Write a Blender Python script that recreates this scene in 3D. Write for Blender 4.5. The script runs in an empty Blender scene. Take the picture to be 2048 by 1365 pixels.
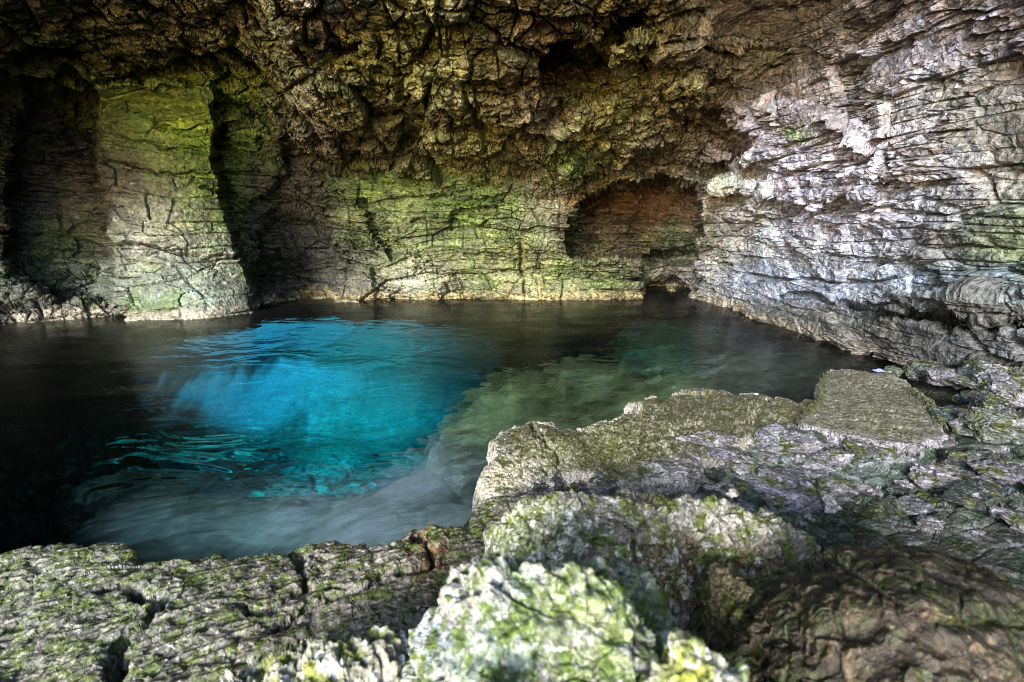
import bpy, math, time
import numpy as np
from concurrent.futures import ThreadPoolExecutor
T0 = time.time()
f4 = np.float32
FPX, TH, CZ = 1024.0, math.radians(14.0), 1.6        # focal length in photo pixels, camera pitch, camera height over water
CT, ST = math.cos(TH), math.sin(TH)

# ------------------------------------------------------------------ scene, camera, light
scene = bpy.context.scene
COL = scene.collection
cam_d = bpy.data.cameras.new('camera'); cam = bpy.data.objects.new('camera', cam_d); COL.objects.link(cam)
cam.location = (0, 0, CZ); cam.rotation_euler = (math.pi/2 - TH, 0, 0)
cam_d.sensor_width = 36; cam_d.lens = 18.0; cam_d.clip_start = 0.05; cam_d.clip_end = 500
cam_d.dof.use_dof = True; cam_d.dof.focus_distance = 5.0; cam_d.dof.aperture_fstop = 2.8
scene.camera = cam
vs = scene.view_settings
vs.view_transform = 'Standard'; vs.look = 'None'; vs.gamma = 1; vs.exposure = 3.5
SUN_EL, SUN_AZ = 20.0, 22.0                            # low hazy sun shining in through the cave mouth, from behind left
world = bpy.data.worlds.new('World'); scene.world = world; world.use_nodes = True
nt = world.node_tree; bg = nt.nodes['Background']
sky = nt.nodes.new('ShaderNodeTexSky'); sky.sky_type = 'NISHITA'; sky.sun_disc = False
sky.sun_elevation = math.radians(SUN_EL); sky.sun_rotation = math.radians(180 + SUN_AZ)
nt.links.new(sky.outputs[0], bg.inputs[0]); bg.inputs[1].default_value = 0.15
sd = bpy.data.lights.new('sun', 'SUN'); sd.energy = 2.0; sd.angle = math.radians(14); sd.color = (1.0, .97, .93)
sun = bpy.data.objects.new('sun', sd); COL.objects.link(sun)
sun.rotation_euler = (math.radians(90 - SUN_EL), 0, math.radians(-SUN_AZ)); sun.location = (-6, -12, 6)
scene.cycles.use_denoising = True; scene.cycles.denoising_prefilter = 'NONE'; scene.cycles.caustics_refractive = False; scene.cycles.caustics_reflective = False; scene.cycles.filter_width = 1.0
try: scene.cycles.denoiser = 'OPENIMAGEDENOISE'
except Exception: pass
scene.cycles.max_bounces = 8; scene.cycles.diffuse_bounces = 4; scene.cycles.transparent_max_bounces = 12
scene.cycles.sample_clamp_indirect = 4.0

# ------------------------------------------------------------------ noise toolbox
POOL = ThreadPoolExecutor(4)
def par(fn, *arrs, n=60000):
    N = len(arrs[0]); cuts = list(range(0, N, n)) + [N]
    res = list(POOL.map(lambda i: fn(*[a[cuts[i]:cuts[i+1]] for a in arrs]), range(len(cuts)-1)))
    if isinstance(res[0], tuple): return tuple(np.concatenate([r[k] for r in res]) for k in range(len(res[0])))
    return np.concatenate(res)
def hsh(ix, iy, iz, seed):
    with np.errstate(over='ignore'):
        h = (ix.astype(np.uint32)*np.uint32(0x8da6b343)) ^ (iy.astype(np.uint32)*np.uint32(0xd8163841)) ^ (iz.astype(np.uint32)*np.uint32(0xcb1ab31f)) ^ np.uint32((seed*0x9E3779B1) & 0xffffffff)
        h ^= h >> np.uint32(15); h *= np.uint32(0x2c1b3c6d); h ^= h >> np.uint32(12); h *= np.uint32(0x297a2d39); h ^= h >> np.uint32(15)
    return h
def h2v(h):
    return (np.stack([(h & np.uint32(1023)), (h >> np.uint32(10)) & np.uint32(1023), (h >> np.uint32(20)) & np.uint32(1023)], -1).astype(f4)/f4(511.5) - f4(1))
def perlin(P, seed=0):
    F = np.floor(P); I = F.astype(np.int32); R = (P - F).astype(f4)
    U = R*R*R*(R*(R*6-15)+10); out = 0
    for dx in (0, 1):
        wx = U[:,0] if dx else 1-U[:,0]
        for dy in (0, 1):
            wy = U[:,1] if dy else 1-U[:,1]
            for dz in (0, 1):
                wz = U[:,2] if dz else 1-U[:,2]
                g = h2v(hsh(I[:,0]+dx, I[:,1]+dy, I[:,2]+dz, seed))
                out = out + wx*wy*wz*(g[:,0]*(R[:,0]-dx) + g[:,1]*(R[:,1]-dy) + g[:,2]*(R[:,2]-dz))
    return out.astype(f4)
def fbm(P, octv=4, seed=0, rough=.5, lac=2.03):
    a, s, out = 1.0, 1.0, 0
    for k in range(octv):
        out = out + a*perlin(P*f4(s), seed+k*17); a *= rough; s *= lac
    return out
def ridge(P, octv=4, seed=0):
    a, s, out = 1.0, 1.0, 0
    for k in range(octv):
        out = out + a*(1-2.5*np.abs(perlin(P*f4(s), seed+k*13))); a *= .5; s *= 2.1
    return out*.5
def worley(P, seed=0, jit=(.8,.8,.8)):
    """returns F1, F2, cell hash vector (3), offset vector to nearest point"""
    B = np.floor(P - .5); I = B.astype(np.int32); N = len(P)
    F1 = np.full(N, 9, f4); F2 = np.full(N, 9, f4); H = np.zeros(N, np.uint32); D = np.zeros((N,3), f4)
    J = np.array(jit, f4)*f4(.5)
    for dx in (0,1):
        for dy in (0,1):
            for dz in (0,1):
                ix, iy, iz = I[:,0]+dx, I[:,1]+dy, I[:,2]+dz
                h = hsh(ix, iy, iz, seed)
                c = np.stack([ix, iy, iz], -1).astype(f4) + f4(.5) + h2v(h)*J
                d = (P - c).astype(f4); l = np.sqrt((d*d).sum(1))
                m = l < F1
                F2 = np.where(m, F1, np.minimum(F2, l)); F1 = np.where(m, l, F1)
                H = np.where(m, h, H); D[m] = d[m]
    with np.errstate(over='ignore'):
        V = h2v(hsh(H, H >> np.uint32(7), H >> np.uint32(13), seed+5))
    return F1, F2, V, D
def sstep(a, b, x):
    t = np.clip((x-a)/(b-a), 0, 1); return t*t*(3-2*t)
def facets(P, size, seed, jit=(.85,.85,.85), tilt=.9, warp=.25, crack=.12):
    """chiselled blocks: each cell gets its own height and tilted face, dark joints between. returns height -1..1, joint 0..1, cell vector"""
    Q = (P/np.array(size, f4)).astype(f4)
    if warp: Q = Q + warp*np.stack([perlin(Q*.9+7, seed+1), perlin(Q*.9+31, seed+2), perlin(Q*.9+57, seed+3)*.6], -1)
    F1, F2, V, D = worley(Q, seed, jit)
    T = V[:, [1,2,0]]
    h = .55*V[:,0] + tilt*(D*T).sum(1)
    j = 1 - sstep(0, crack, F2-F1)
    return h, j, V
def rotz(P, a):
    c, s = math.cos(a), math.sin(a); Q = P.copy()
    Q[:,0] = c*P[:,0]-s*P[:,1]; Q[:,1] = s*P[:,0]+c*P[:,1]; return Q

# ------------------------------------------------------------------ geometry toolbox
def px_dir(u, v):
    X, Y = (u-1024)/FPX, (682-v)/FPX
    return np.stack([X, CT+Y*ST, -ST+Y*CT], -1)
def at_z(u, v, z):                                     # photo point on a level plane -> world
    d = px_dir(np.asarray(u, float), np.asarray(v, float)); t = (z-CZ)/d[...,2]
    return d[...,0]*t, d[...,1]*t
def to_px(P):
    x, y, z = P[:,0], P[:,1], P[:,2]-CZ
    dep = np.maximum(y*CT - z*ST, .05); up = y*ST + z*CT
    return 1024+FPX*x/dep, 682-FPX*up/dep
def tps(pts, vals, smooth=1e-6):
    pts = np.asarray(pts, float); vals = np.asarray(vals, float); n = len(pts)
    sc = pts.std(); p = pts/sc
    def K(r2): return np.where(r2 > 1e-12, .5*r2*np.log(np.maximum(r2, 1e-12)), 0)
    r2 = ((p[:,None]-p[None])**2).sum(-1)
    A = np.zeros((n+3, n+3)); A[:n,:n] = K(r2)+smooth*np.eye(n)
    A[:n,n] = 1; A[:n,n+1:] = p; A[n,:n] = 1; A[n+1:,:n] = p.T
    w = np.linalg.solve(A, np.concatenate([vals, np.zeros(3)]))
    def ev(q):
        q = np.asarray(q, float)/sc
        def f(qq): return K(((qq[:,None]-p[None])**2).sum(-1)) @ w[:n] + w[n] + qq @ w[n+1:]
        return par(f, q, n=20000)
    return ev
def poly_sd(q, poly):
    """signed distance, positive inside"""
    poly = np.asarray(poly, float)
    def f(p):
        d = np.full(len(p), 1e9); ins = np.zeros(len(p), bool); n = len(poly)
        for i in range(n):
            a, b = poly[i], poly[(i+1) % n]; e = b-a; w = p-a
            t = np.clip((w@e)/(e@e+1e-12), 0, 1); dd = w-t[:,None]*e; d = np.minimum(d, (dd*dd).sum(1))
            c = (a[1] > p[:,1]) != (b[1] > p[:,1])
            xi = a[0]+(p[:,1]-a[1])*(b[0]-a[0])/((b[1]-a[1]) if b[1] != a[1] else 1e-12)
            ins ^= c & (p[:,0] < xi)
        return np.where(ins, 1, -1)*np.sqrt(d)
    return par(f, np.asarray(q, float), n=60000)
def line_d(q, line):
    d = np.full(len(q), 1e9)
    for a, b in zip(line[:-1], line[1:]):
        a = np.asarray(a, float); b = np.asarray(b, float); e = b-a; w = q-a
        t = np.clip((w@e)/(e@e), 0, 1); dd = w-t[:,None]*e; d = np.minimum(d, (dd*dd).sum(1))
    return np.sqrt(d)
def grid_faces(nr, nc):
    i = np.arange(nr*nc).reshape(nr, nc)
    return np.stack([i[:-1,:-1], i[:-1,1:], i[1:,1:], i[1:,:-1]], -1).reshape(-1, 4)
def grid_normals(P, nr, nc):
    G = P.reshape(nr, nc, 3); du = np.gradient(G, axis=1); dv = np.gradient(G, axis=0)
    n = np.cross(du, dv); n /= np.linalg.norm(n, axis=2, keepdims=True)+1e-12
    return n.reshape(-1, 3)
def mesh_obj(name, V, F, C, mat, loc=None, parent=None, flip=False, alb=.245):
    used = np.unique(F); rm = np.full(len(V), -1, np.int64); rm[used] = np.arange(len(used))
    V = V[used]; F = rm[F]; C = C[used]
    if flip: F = F[:, ::-1]
    if loc is None: loc = np.array([V[:,0].mean(), V[:,1].mean(), V[:,2].min()])
    k = F.shape[1]; me = bpy.data.meshes.new(name)
    me.vertices.add(len(V)); me.vertices.foreach_set('co', (V-loc).astype(f4).ravel())
    me.loops.add(F.size); me.loops.foreach_set('vertex_index', F.astype(np.int32).ravel())
    me.polygons.add(len(F)); me.polygons.foreach_set('loop_start', np.arange(0, F.size, k, dtype=np.int32))
    me.polygons.foreach_set('use_smooth', np.zeros(len(F), bool))
    a = me.color_attributes.new('Col', 'FLOAT_COLOR', 'POINT')
    c4 = np.ones((len(V), 4), f4); c4[:, :3] = np.clip(C*alb, 0, .85); a.data.foreach_set('color', c4.ravel())
    me.update(calc_edges=True); me.validate()
    me.materials.append(mat)
    o = bpy.data.objects.new(name, me); o.location = loc; COL.objects.link(o)
    if parent: o.parent = parent
    return o
def tag(o, label=None, cat=None, group=None, kind=None):
    if label: o['label'] = label
    if cat: o['category'] = cat
    if group: o['group'] = group
    if kind: o['kind'] = kind
    return o
def splat(uv, base, spots):
    """stain / growth / painted light and shade map: soft patches (u, v, radius_u, radius_v, colour, strength) over a base colour"""
    def f(q):
        W = np.full(len(q), .12); S = np.outer(W, base)
        for (a, b, ra, rb, c, k) in spots:
            w = k*np.exp(-(((q[:,0]-a)/ra)**2 + ((q[:,1]-b)/rb)**2)); W += w; S += w[:,None]*np.array(c)
        return S/W[:,None]
    return par(f, uv)

# ------------------------------------------------------------------ materials
def rock_mat(name, fine=55., bump=.5, rough=(.45,.85), contrast=(.62,1.38), spec=.32, dist=.012, streak=None):
    m = bpy.data.materials.new(name); m.use_nodes = True; t = m.node_tree; N = t.nodes; L = t.links
    b = N['Principled BSDF']; at = N.new('ShaderNodeAttribute'); at.attribute_name = 'Col'
    tc = N.new('ShaderNodeTexCoord')
    co = tc.outputs['Object']
    if streak:
        mp = N.new('ShaderNodeMapping'); mp.inputs['Scale'].default_value = streak[0]; mp.inputs['Rotation'].default_value = streak[1]
        L.new(co, mp.inputs[0]); co = mp.outputs[0]
    n1 = N.new('ShaderNodeTexNoise'); n1.inputs['Scale'].default_value = fine; n1.inputs['Detail'].default_value = 6; n1.inputs['Roughness'].default_value = .65
    n2 = N.new('ShaderNodeTexNoise'); n2.inputs['Scale'].default_value = fine*.22; n2.inputs['Detail'].default_value = 5; n2.inputs['Roughness'].default_value = .7
    vo = N.new('ShaderNodeTexVoronoi'); vo.inputs['Scale'].default_value = fine*.5
    for n in (n1, n2, vo): L.new(co, n.inputs['Vector'])
    mr = N.new('ShaderNodeMapRange'); mr.inputs['From Min'].default_value = .34; mr.inputs['From Max'].default_value = .66
    mr.inputs['To Min'].default_value = contrast[0]; mr.inputs['To Max'].default_value = contrast[1]
    L.new(n1.outputs[0], mr.inputs[0])
    mx = N.new('ShaderNodeVectorMath'); mx.operation = 'SCALE'; L.new(at.outputs['Color'], mx.inputs[0]); L.new(mr.outputs[0], mx.inputs['Scale'])
    L.new(mx.outputs[0], b.inputs['Base Color'])
    rr = N.new('ShaderNodeMapRange'); rr.inputs['From Min'].default_value = .35; rr.inputs['From Max'].default_value = .65
    rr.inputs['To Min'].default_value = rough[0]; rr.inputs['To Max'].default_value = rough[1]
    L.new(n2.outputs[0], rr.inputs[0]); L.new(rr.outputs[0], b.inputs['Roughness'])
    b.inputs['Specular IOR Level'].default_value = spec
    ad = N.new('ShaderNodeMath'); ad.operation = 'ADD'; L.new(n1.outputs[0], ad.inputs[0])
    a2 = N.new('ShaderNodeMath'); a2.operation = 'MULTIPLY_ADD'; a2.inputs[1].default_value = 1.6; L.new(n2.outputs[0], a2.inputs[0]); L.new(ad.outputs[0], a2.inputs[2])
    L.new(vo.outputs['Distance'], ad.inputs[1])
    bp = N.new('ShaderNodeBump'); bp.inputs['Strength'].default_value = bump; bp.inputs['Distance'].default_value = dist
    L.new(a2.outputs[0], bp.inputs['Height']); L.new(bp.outputs[0], b.inputs['Normal'])
    return m
M_WALL = rock_mat('wall_rock', fine=24, bump=.8, dist=.035, rough=(.35,.8), contrast=(.25,1.85))
M_NEAR = rock_mat('near_rock', fine=80, bump=.8, dist=.009, rough=(.3,.75), contrast=(.25,1.85))
M_BED = rock_mat('bed_rock', fine=12, bump=.3, contrast=(.82,1.18), rough=(.8,.95), spec=.0)

def water_mat(name='pool_water', share=.5):
    m = bpy.data.materials.new(name); m.use_nodes = True; t = m.node_tree; N = t.nodes; L = t.links
    N.remove(N['Principled BSDF']); out = N['Material Output']
    tc = N.new('ShaderNodeTexCoord'); mp = N.new('ShaderNodeMapping'); mp.inputs['Scale'].default_value = (1, 1.7, 1)
    L.new(tc.outputs['Object'], mp.inputs[0])
    n1 = N.new('ShaderNodeTexNoise'); n1.inputs['Scale'].default_value = 1.5; n1.inputs['Detail'].default_value = 2; n1.inputs['Distortion'].default_value = 1.2
    L.new(mp.outputs[0], n1.inputs['Vector'])
    bp = N.new('ShaderNodeBump'); bp.inputs['Strength'].default_value = .75; bp.inputs['Distance'].default_value = .16
    L.new(n1.outputs[0], bp.inputs['Height'])
    tr = N.new('ShaderNodeBsdfTransparent'); rf = N.new('ShaderNodeBsdfRefraction'); gl = N.new('ShaderNodeBsdfGlossy')
    rf.inputs['IOR'].default_value = 1.12; rf.inputs['Roughness'].default_value = .03; gl.inputs['Roughness'].default_value = .2
    L.new(bp.outputs[0], rf.inputs['Normal'])
    m1 = N.new('ShaderNodeMixShader'); m1.inputs[0].default_value = share; L.new(tr.outputs[0], m1.inputs[1]); L.new(rf.outputs[0], m1.inputs[2])
    fr = N.new('ShaderNodeFresnel'); fr.inputs['IOR'].default_value = 1.14
    m2 = N.new('ShaderNodeMixShader'); L.new(fr.outputs[0], m2.inputs[0]); L.new(m1.outputs[0], m2.inputs[1]); L.new(gl.outputs[0], m2.inputs[2])
    L.new(m2.outputs[0], out.inputs['Surface'])
    ab = N.new('ShaderNodeVolumeAbsorption'); ab.inputs['Color'].default_value = (.0, .92, .98, 1); ab.inputs['Density'].default_value = .28
    L.new(ab.outputs[0], out.inputs['Volume'])
    return m
M_WATER = water_mat(); M_BAY = water_mat('bay_water', 0.)

# ------------------------------------------------------------------ THE CAVE SHELL
# control points: photo position and distance along the view axis of the bare rock face (thin-plate surface through 1/distance)
CTRL = [
 # waterline and just under it
 (-900,760,5.6),(-400,690,6.6),(0,650,7.5),(120,642,7.9),(250,628,8.35),(400,624,8.5),(560,606,9.3),(800,600,9.7),(1024,600,9.74),(1250,598,9.8),
 (1400,597,9.75),(1500,632,8.2),(1600,665,7.1),(1720,710,5.96),(1820,745,5.3),(1950,790,4.6),(2048,800,4.2),(2600,1000,2.75),(3600,1200,1.75),
 # under water
 (-900,1400,4.6),(0,900,7.3),(0,1300,7.0),(400,900,8.6),(800,900,9.6),(1200,900,9.7),(400,1500,8.5),(1024,1500,9.6),(1600,900,7.1),(2048,1400,4.2),
 # mid height of the walls
 (-900,400,5.7),(-300,400,6.9),(0,500,7.9),(0,330,8.0),(120,400,8.4),(330,450,8.5),(330,300,8.35),(520,450,9.3),(640,420,9.5),(800,450,9.5),(1024,450,9.5),
 (1200,480,9.6),(1380,470,9.6),(1440,470,9.0),(1500,450,8.15),(1600,450,6.95),(1800,450,5.2),(2048,450,4.05),(2600,450,2.6),(3600,450,1.7),
 # where the roof springs
 (-300,200,5.9),(0,200,7.2),(120,190,7.5),(330,190,7.9),(520,270,8.5),(640,340,9.0),(800,350,9.0),(1000,360,9.0),(1200,350,9.0),(1380,350,8.7),(1480,300,7.9),
 # roof
 (-900,-100,3.6),(0,100,6.0),(0,0,5.2),(300,90,6.6),(300,0,5.3),(600,250,7.6),(600,120,6.0),(600,0,5.0),(850,250,7.2),(850,100,5.6),(850,0,4.9),
 (1050,280,7.5),(1050,150,5.9),(1050,0,4.8),(1200,250,7.4),(1200,120,6.1),(1250,0,5.1),(1350,200,7.4),(1350,100,6.5),(1400,0,5.6),
 # right wall leaning out overhead
 (1500,200,7.4),(1600,200,6.5),(1600,0,6.0),(1800,200,4.95),(1800,0,4.75),(2048,200,3.95),(2048,0,3.8),(2600,0,2.5),(3600,0,1.6),
 # overhead, outside the picture
 (-900,-700,2.6),(0,-400,3.7),(600,-400,3.5),(1100,-400,3.5),(1600,-400,3.9),(2048,-400,3.1),(2800,-700,2.2),(0,-1100,2.5),(1024,-1100,2.3),(2048,-1100,2.3),(3600,-1100,1.5),(-900,-1100,2.2),
]
q_ev = tps([c[:2] for c in CTRL], [1/c[2] for c in CTRL], smooth=2e-4)
def axis(lo, a, b, hi, step, n_out):
    g = lambda p, q, n: p+(q-p)*(np.linspace(0, 1, n, endpoint=False)**1.7)
    left = g(a, lo, n_out)[::-1]; right = g(b, hi, n_out)
    return np.concatenate([left[:-1], np.arange(a, b, step), right])
SU = SV = 1.75
US = axis(-1500, -60, 2110, 3600, SU, 90); VS = axis(-1500, -50, 830, 1500, SV, 90)
nr, nc = len(VS), len(US)
UU, VV = np.meshgrid(US, VS); uv = np.stack([UU.ravel(), VV.ravel()], -1)
# evaluate the smooth base on a coarse lattice, then interpolate
cu = np.linspace(-1500, 3600, 341); cv = np.linspace(-1500, 1500, 201)
CU, CV = np.meshgrid(cu, cv); Q = q_ev(np.stack([CU.ravel(), CV.ravel()], -1)).reshape(201, 341)
def bil(uv):
    x = (uv[:,0]+1500)/15.0; y = (uv[:,1]+1500)/15.0
    i = np.clip(x.astype(int), 0, 339); j = np.clip(y.astype(int), 0, 199); x = x-i; y = y-j
    return (Q[j,i]*(1-x)+Q[j,i+1]*x)*(1-y)+(Q[j+1,i]*(1-x)+Q[j+1,i+1]*x)*y
dep = 1/np.clip(bil(uv), .08, .8)
# wobble the outlines of the carved features so nothing is straight
w3 = np.concatenate([uv/140., np.zeros((len(uv),1))], 1).astype(f4)
wu = par(lambda p: fbm(p, 4, 3), w3)*26; wv = par(lambda p: fbm(p, 4, 9), w3+50)*26
w4 = np.concatenate([uv/24., np.zeros((len(uv),1))], 1).astype(f4)
uvw = uv+np.stack([wu+5.5*par(lambda p: fbm(p, 3, 13), w4), wv+5.5*par(lambda p: fbm(p, 3, 19), w4+30)], -1)
def feat(poly, amount, soft, bias=0):                  # push the rock face out (-) or in (+) inside a traced outline
    s = poly_sd(uvw, poly)
    return amount*sstep(-soft, soft, s+bias), s
off = np.zeros(len(uv))
# proud buttress on the left and its darker shouldered side
BUTT = [(196,168),(300,160),(430,195),(452,240),(432,262),(436,330),(462,430),(478,505),(515,560),(528,640),(535,900),(255,900),(240,640),(222,500),(205,420),(188,320)]
fb, sB = feat(BUTT, -.5, 5); off += fb
SHOULD = [(430,195),(500,215),(548,262),(560,330),(600,345),(660,420),(672,520),(680,640),(690,900),(520,900),(510,560),(470,500),(430,330)]
fs, sS = feat(SHOULD, .32, 8); off += fs
# recess slots
for poly, a, so in [
   ([(60,180),(185,195),(200,330),(205,430),(222,520),(232,600),(120,600),(20,560),(20,330)], .45, 14),
   ([(500,470),(560,420),(640,440),(668,520),(672,590),(560,600),(520,570)], .55, 14),
   ([(432,262),(455,250),(460,330),(438,340)], .35, 5),
   ([(1140,450),(1150,420),(1182,398),(1215,372),(1262,362),(1330,352),(1392,372),(1400,420),(1390,525),(1300,535),(1285,515),(1145,508)], 1.9, 6),
   ([(1262,612),(1290,575),(1340,562),(1385,585),(1392,640),(1265,640)], .8, 7),
   ([(1286,520),(1386,500),(1390,585),(1340,580),(1290,600),(1278,560)], .75, 6),
   ([(1330,358),(1400,340),(1462,322),(1478,348),(1420,372),(1392,385)], .55, 7),
   ([(1090,100),(1180,85),(1290,18),(1270,60),(1225,110),(1225,195),(1190,215),(1150,180),(1090,190)], .9, 9),
   ([(1395,225),(1440,232),(1490,300),(1470,320),(1400,260)], .55, 7),
   ([(1330,225),(1405,240),(1400,265),(1345,250)], .35, 6),
   ([(1240,345),(1330,292),(1400,250),(1480,300),(1490,350),(1380,348),(1300,352)], .4, 10),
   ([(560,280),(600,300),(650,330),(790,325),(800,350),(640,345),(580,335)], .45, 10),
   ([(0,88),(160,95),(240,80),(160,110),(0,105)], .4, 9),
   ([(715,400),(745,395),(770,440),(800,500),(785,515),(750,470)], .28, 6),
   ([(640,95),(700,85),(735,60),(720,100),(660,110)], .3, 6),
   ([(805,220),(830,200),(825,290),(800,300)], .35, 8),
   ([(1700,610),(1800,632),(2060,640),(2060,660),(1900,655),(1720,632)], .35, 5),
   ([(1560,590),(1800,612),(1760,622),(1560,600)], .2, 4)]:
    ff, _ = feat(poly, a, so); off += ff
# proud masses
for poly, a, so in [
   ([(1140,60),(1230,80),(1400,60),(1410,190),(1370,240),(1320,290),(1230,345),(1140,375),(1090,300),(1180,200),(1240,110)], -.5, 9),
   ([(1300,160),(1400,165),(1405,225),(1330,235),(1290,215)], -.28, 9),
   ([(1440,205),(1640,215),(1760,300),(1750,400),(1560,420),(1510,400),(1520,360),(1475,315),(1480,280)], -.4, 8),
   ([(560,110),(700,150),(800,220),(790,300),(640,320),(560,250)], -.3, 30),
   ([(820,120),(1000,140),(1100,300),(960,345),(850,330),(810,240)], -.25, 30),
   ([(170,90),(300,80),(300,130),(190,165),(130,150)], -.12, 12),
   ([(1150,385),(1230,350),(1370,345),(1510,370),(1500,395),(1400,368),(1330,350),(1262,360),(1200,378)], -.4, 7),
   ([(455,212),(545,262),(562,335),(525,400),(474,425),(452,330)], -.34, 7),
   ([(1760,590),(2060,585),(2060,630),(1820,628)], -.15, 5)]:
    ff, _ = feat(poly, a, so); off += ff
# tunnel under the left back wall, open to the bay outside
TUN = [(270,790),(330,745),(430,722),(560,708),(680,704),(800,714),(930,735),(1000,770),(1000,860),(960,1000),(700,1040),(400,1000),(300,900)]
sT = poly_sd(uvw, TUN)
dirs = px_dir(uv[:,0], uv[:,1])
P0 = np.array([0,0,CZ]) + dirs*(dep+off)[:,None]
Nn = grid_normals(P0, nr, nc)
Nn *= np.sign((-(Nn*dirs).sum(1)))[:,None]
del fb, fs
# zones: how much roof (lumpy) versus bedded wall
u_, v_ = uvw[:,0], uvw[:,1]
roofline = np.interp(u_, [-400,0,100,200,400,520,600,700,900,1050,1130,1200,1400,1480,1520], [180,185,200,175,170,240,330,345,370,375,400,385,390,330,300])
roof = sstep(10, -25, v_-roofline)*(1-sstep(1430, 1530, u_+.35*(300-v_)*np.clip((300-v_)/300,0,1)))
right = sstep(1440, 1500, u_ - np.interp(v_, [0,120,200,300,400,450,600], [-130,-60,-10,20,50,40,-20]))
right *= 1-roof
butt = sstep(-4, 6, sB)
back = np.clip(1-roof-right, 0, 1)
P0f = P0.astype(f4)
def shell(P, roof, right, butt, back):
    bedw = .35*perlin(P*.35, 77) + P[:,0]*.03
    Pb = P.copy(); Pb[:,2] += bedw
    # big shapes
    b1, j1, c1 = facets(P, (1.1,1.1,.62), 11, crack=.10, warp=.35)
    # bedded blocks
    s1, k1, cs1 = facets(Pb, (.66,.66,.18), 21, jit=(.9,.9,.45), tilt=.55, warp=.10, crack=.09)
    s2, k2, cs2 = facets(Pb, (.27,.27,.07), 25, jit=(.9,.9,.5), tilt=.7, warp=.08, crack=.12)
    # angular lumps
    Pr = P + .12*np.stack([perlin(P*1.6, 5), perlin(P*1.6+9, 6), perlin(P*1.6+19, 7)], -1)
    r2, k3, cr2 = facets(Pr, (.40,.40,.30), 31, tilt=1., warp=.2, crack=.10)
    r3, k4, cr3 = facets(Pr, (.16,.16,.13), 35, tilt=1.1, warp=.2, crack=.14)
    r4, k5, cr4 = facets(Pr, (.075,.075,.04), 39, tilt=1.2, warp=.2, crack=.16)
    s0, k0, cs0 = facets(Pb, (1.25,1.25,.42), 121, jit=(.9,.9,.6), tilt=.35, warp=.06, crack=.05)
    vj = facets(P + .08*perlin(P*2, 98)[:,None], (.95,.95,3.0), 131, jit=(.9,.9,.9), warp=.05, crack=.05)[1]
    var = .22 + .95*sstep(-.16, .22, perlin(P*1.15, 141) + .35*perlin(P*3.1, 142))
    lay = perlin(np.stack([Pb[:,2]*7, P[:,0]*.12, P[:,1]*.12], -1).astype(f4), 91)
    fb = fbm(P*3.0, 4, 55); rd = ridge(P*2.2, 3, 44)
    msk = sstep(-.12, .15, perlin(P*1.1, 95))
    def bedcrack(sp, wd):
        t = Pb[:,2]/sp + .22*perlin(P*.7, 96); t = np.abs(t-np.round(t)); return (1-sstep(0, wd, t))*msk
    bc = bedcrack(.21, .07); bc2 = bedcrack(.12, .09)
    rv = .45+.75*var
    d_roof = .26*b1 + .11*r2*rv + .050*r3*rv + .022*r4*rv + .16*fb - .13*k3 - .05*k4 + .09*rd - .14*j1
    d_back = .05*b1 + .16*s0 + var*(.085*s1 + .038*s2 + .012*r4) + .03*fb - .05*k0 - .035*vj - var*(.09*k1 + .04*k2) + .07*lay - .07*bc
    d_butt = .02*b1 + .05*s0 + var*(.016*s1 + .014*s2 + .008*r4) + .02*fb - .03*k0 - .035*k1*(cs1[:,1] > .45) + .03*lay - .07*bc*(cs0[:,0] > 0)
    chips = sstep(.7, 2.6, P[:,2])
    d_right = .06*b1 + .13*s0 + var*((.09+.04*chips)*s1 + .026*s2 + .05*chips*r3 + .010*r4) + .04*fb - .05*k0 - var*(.06*k1 + .022*k2) + .05*lay - .04*bc2
    d_back = d_back*(1-butt) + d_butt*butt
    d = roof*d_roof + right*d_right + back*d_back
    joint = np.clip(roof*(.7*k3+.5*k4) + back*(1-.6*butt)*(.6*k1+.5*k2) + right*(.5*k1+.5*k2), 0, 1)
    tone = (1-roof)*.35*cs0[:,1] + roof*(.5*cr2[:,1]+.4*cr3[:,1]+.4*cr4[:,2]) + (1-roof)*(.5*cs1[:,1]+.55*cs2[:,1]+.25*cr4[:,2])
    return d.astype(f4), joint.astype(f4), tone.astype(f4), fb, (cs2[:,2]*.5+cr3[:,2]*.5).astype(f4), lay
d_, joint, tone, fbv, cell2, lay = par(shell, P0f, roof.astype(f4), right.astype(f4), butt.astype(f4), back.astype(f4))
Hd = -dirs*np.array([1,1,.25]); Hd /= np.linalg.norm(Hd, axis=1, keepdims=True)
Dd = Nn*(1-.55*roof)[:,None] + Hd*(.55*roof)[:,None]
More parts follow.
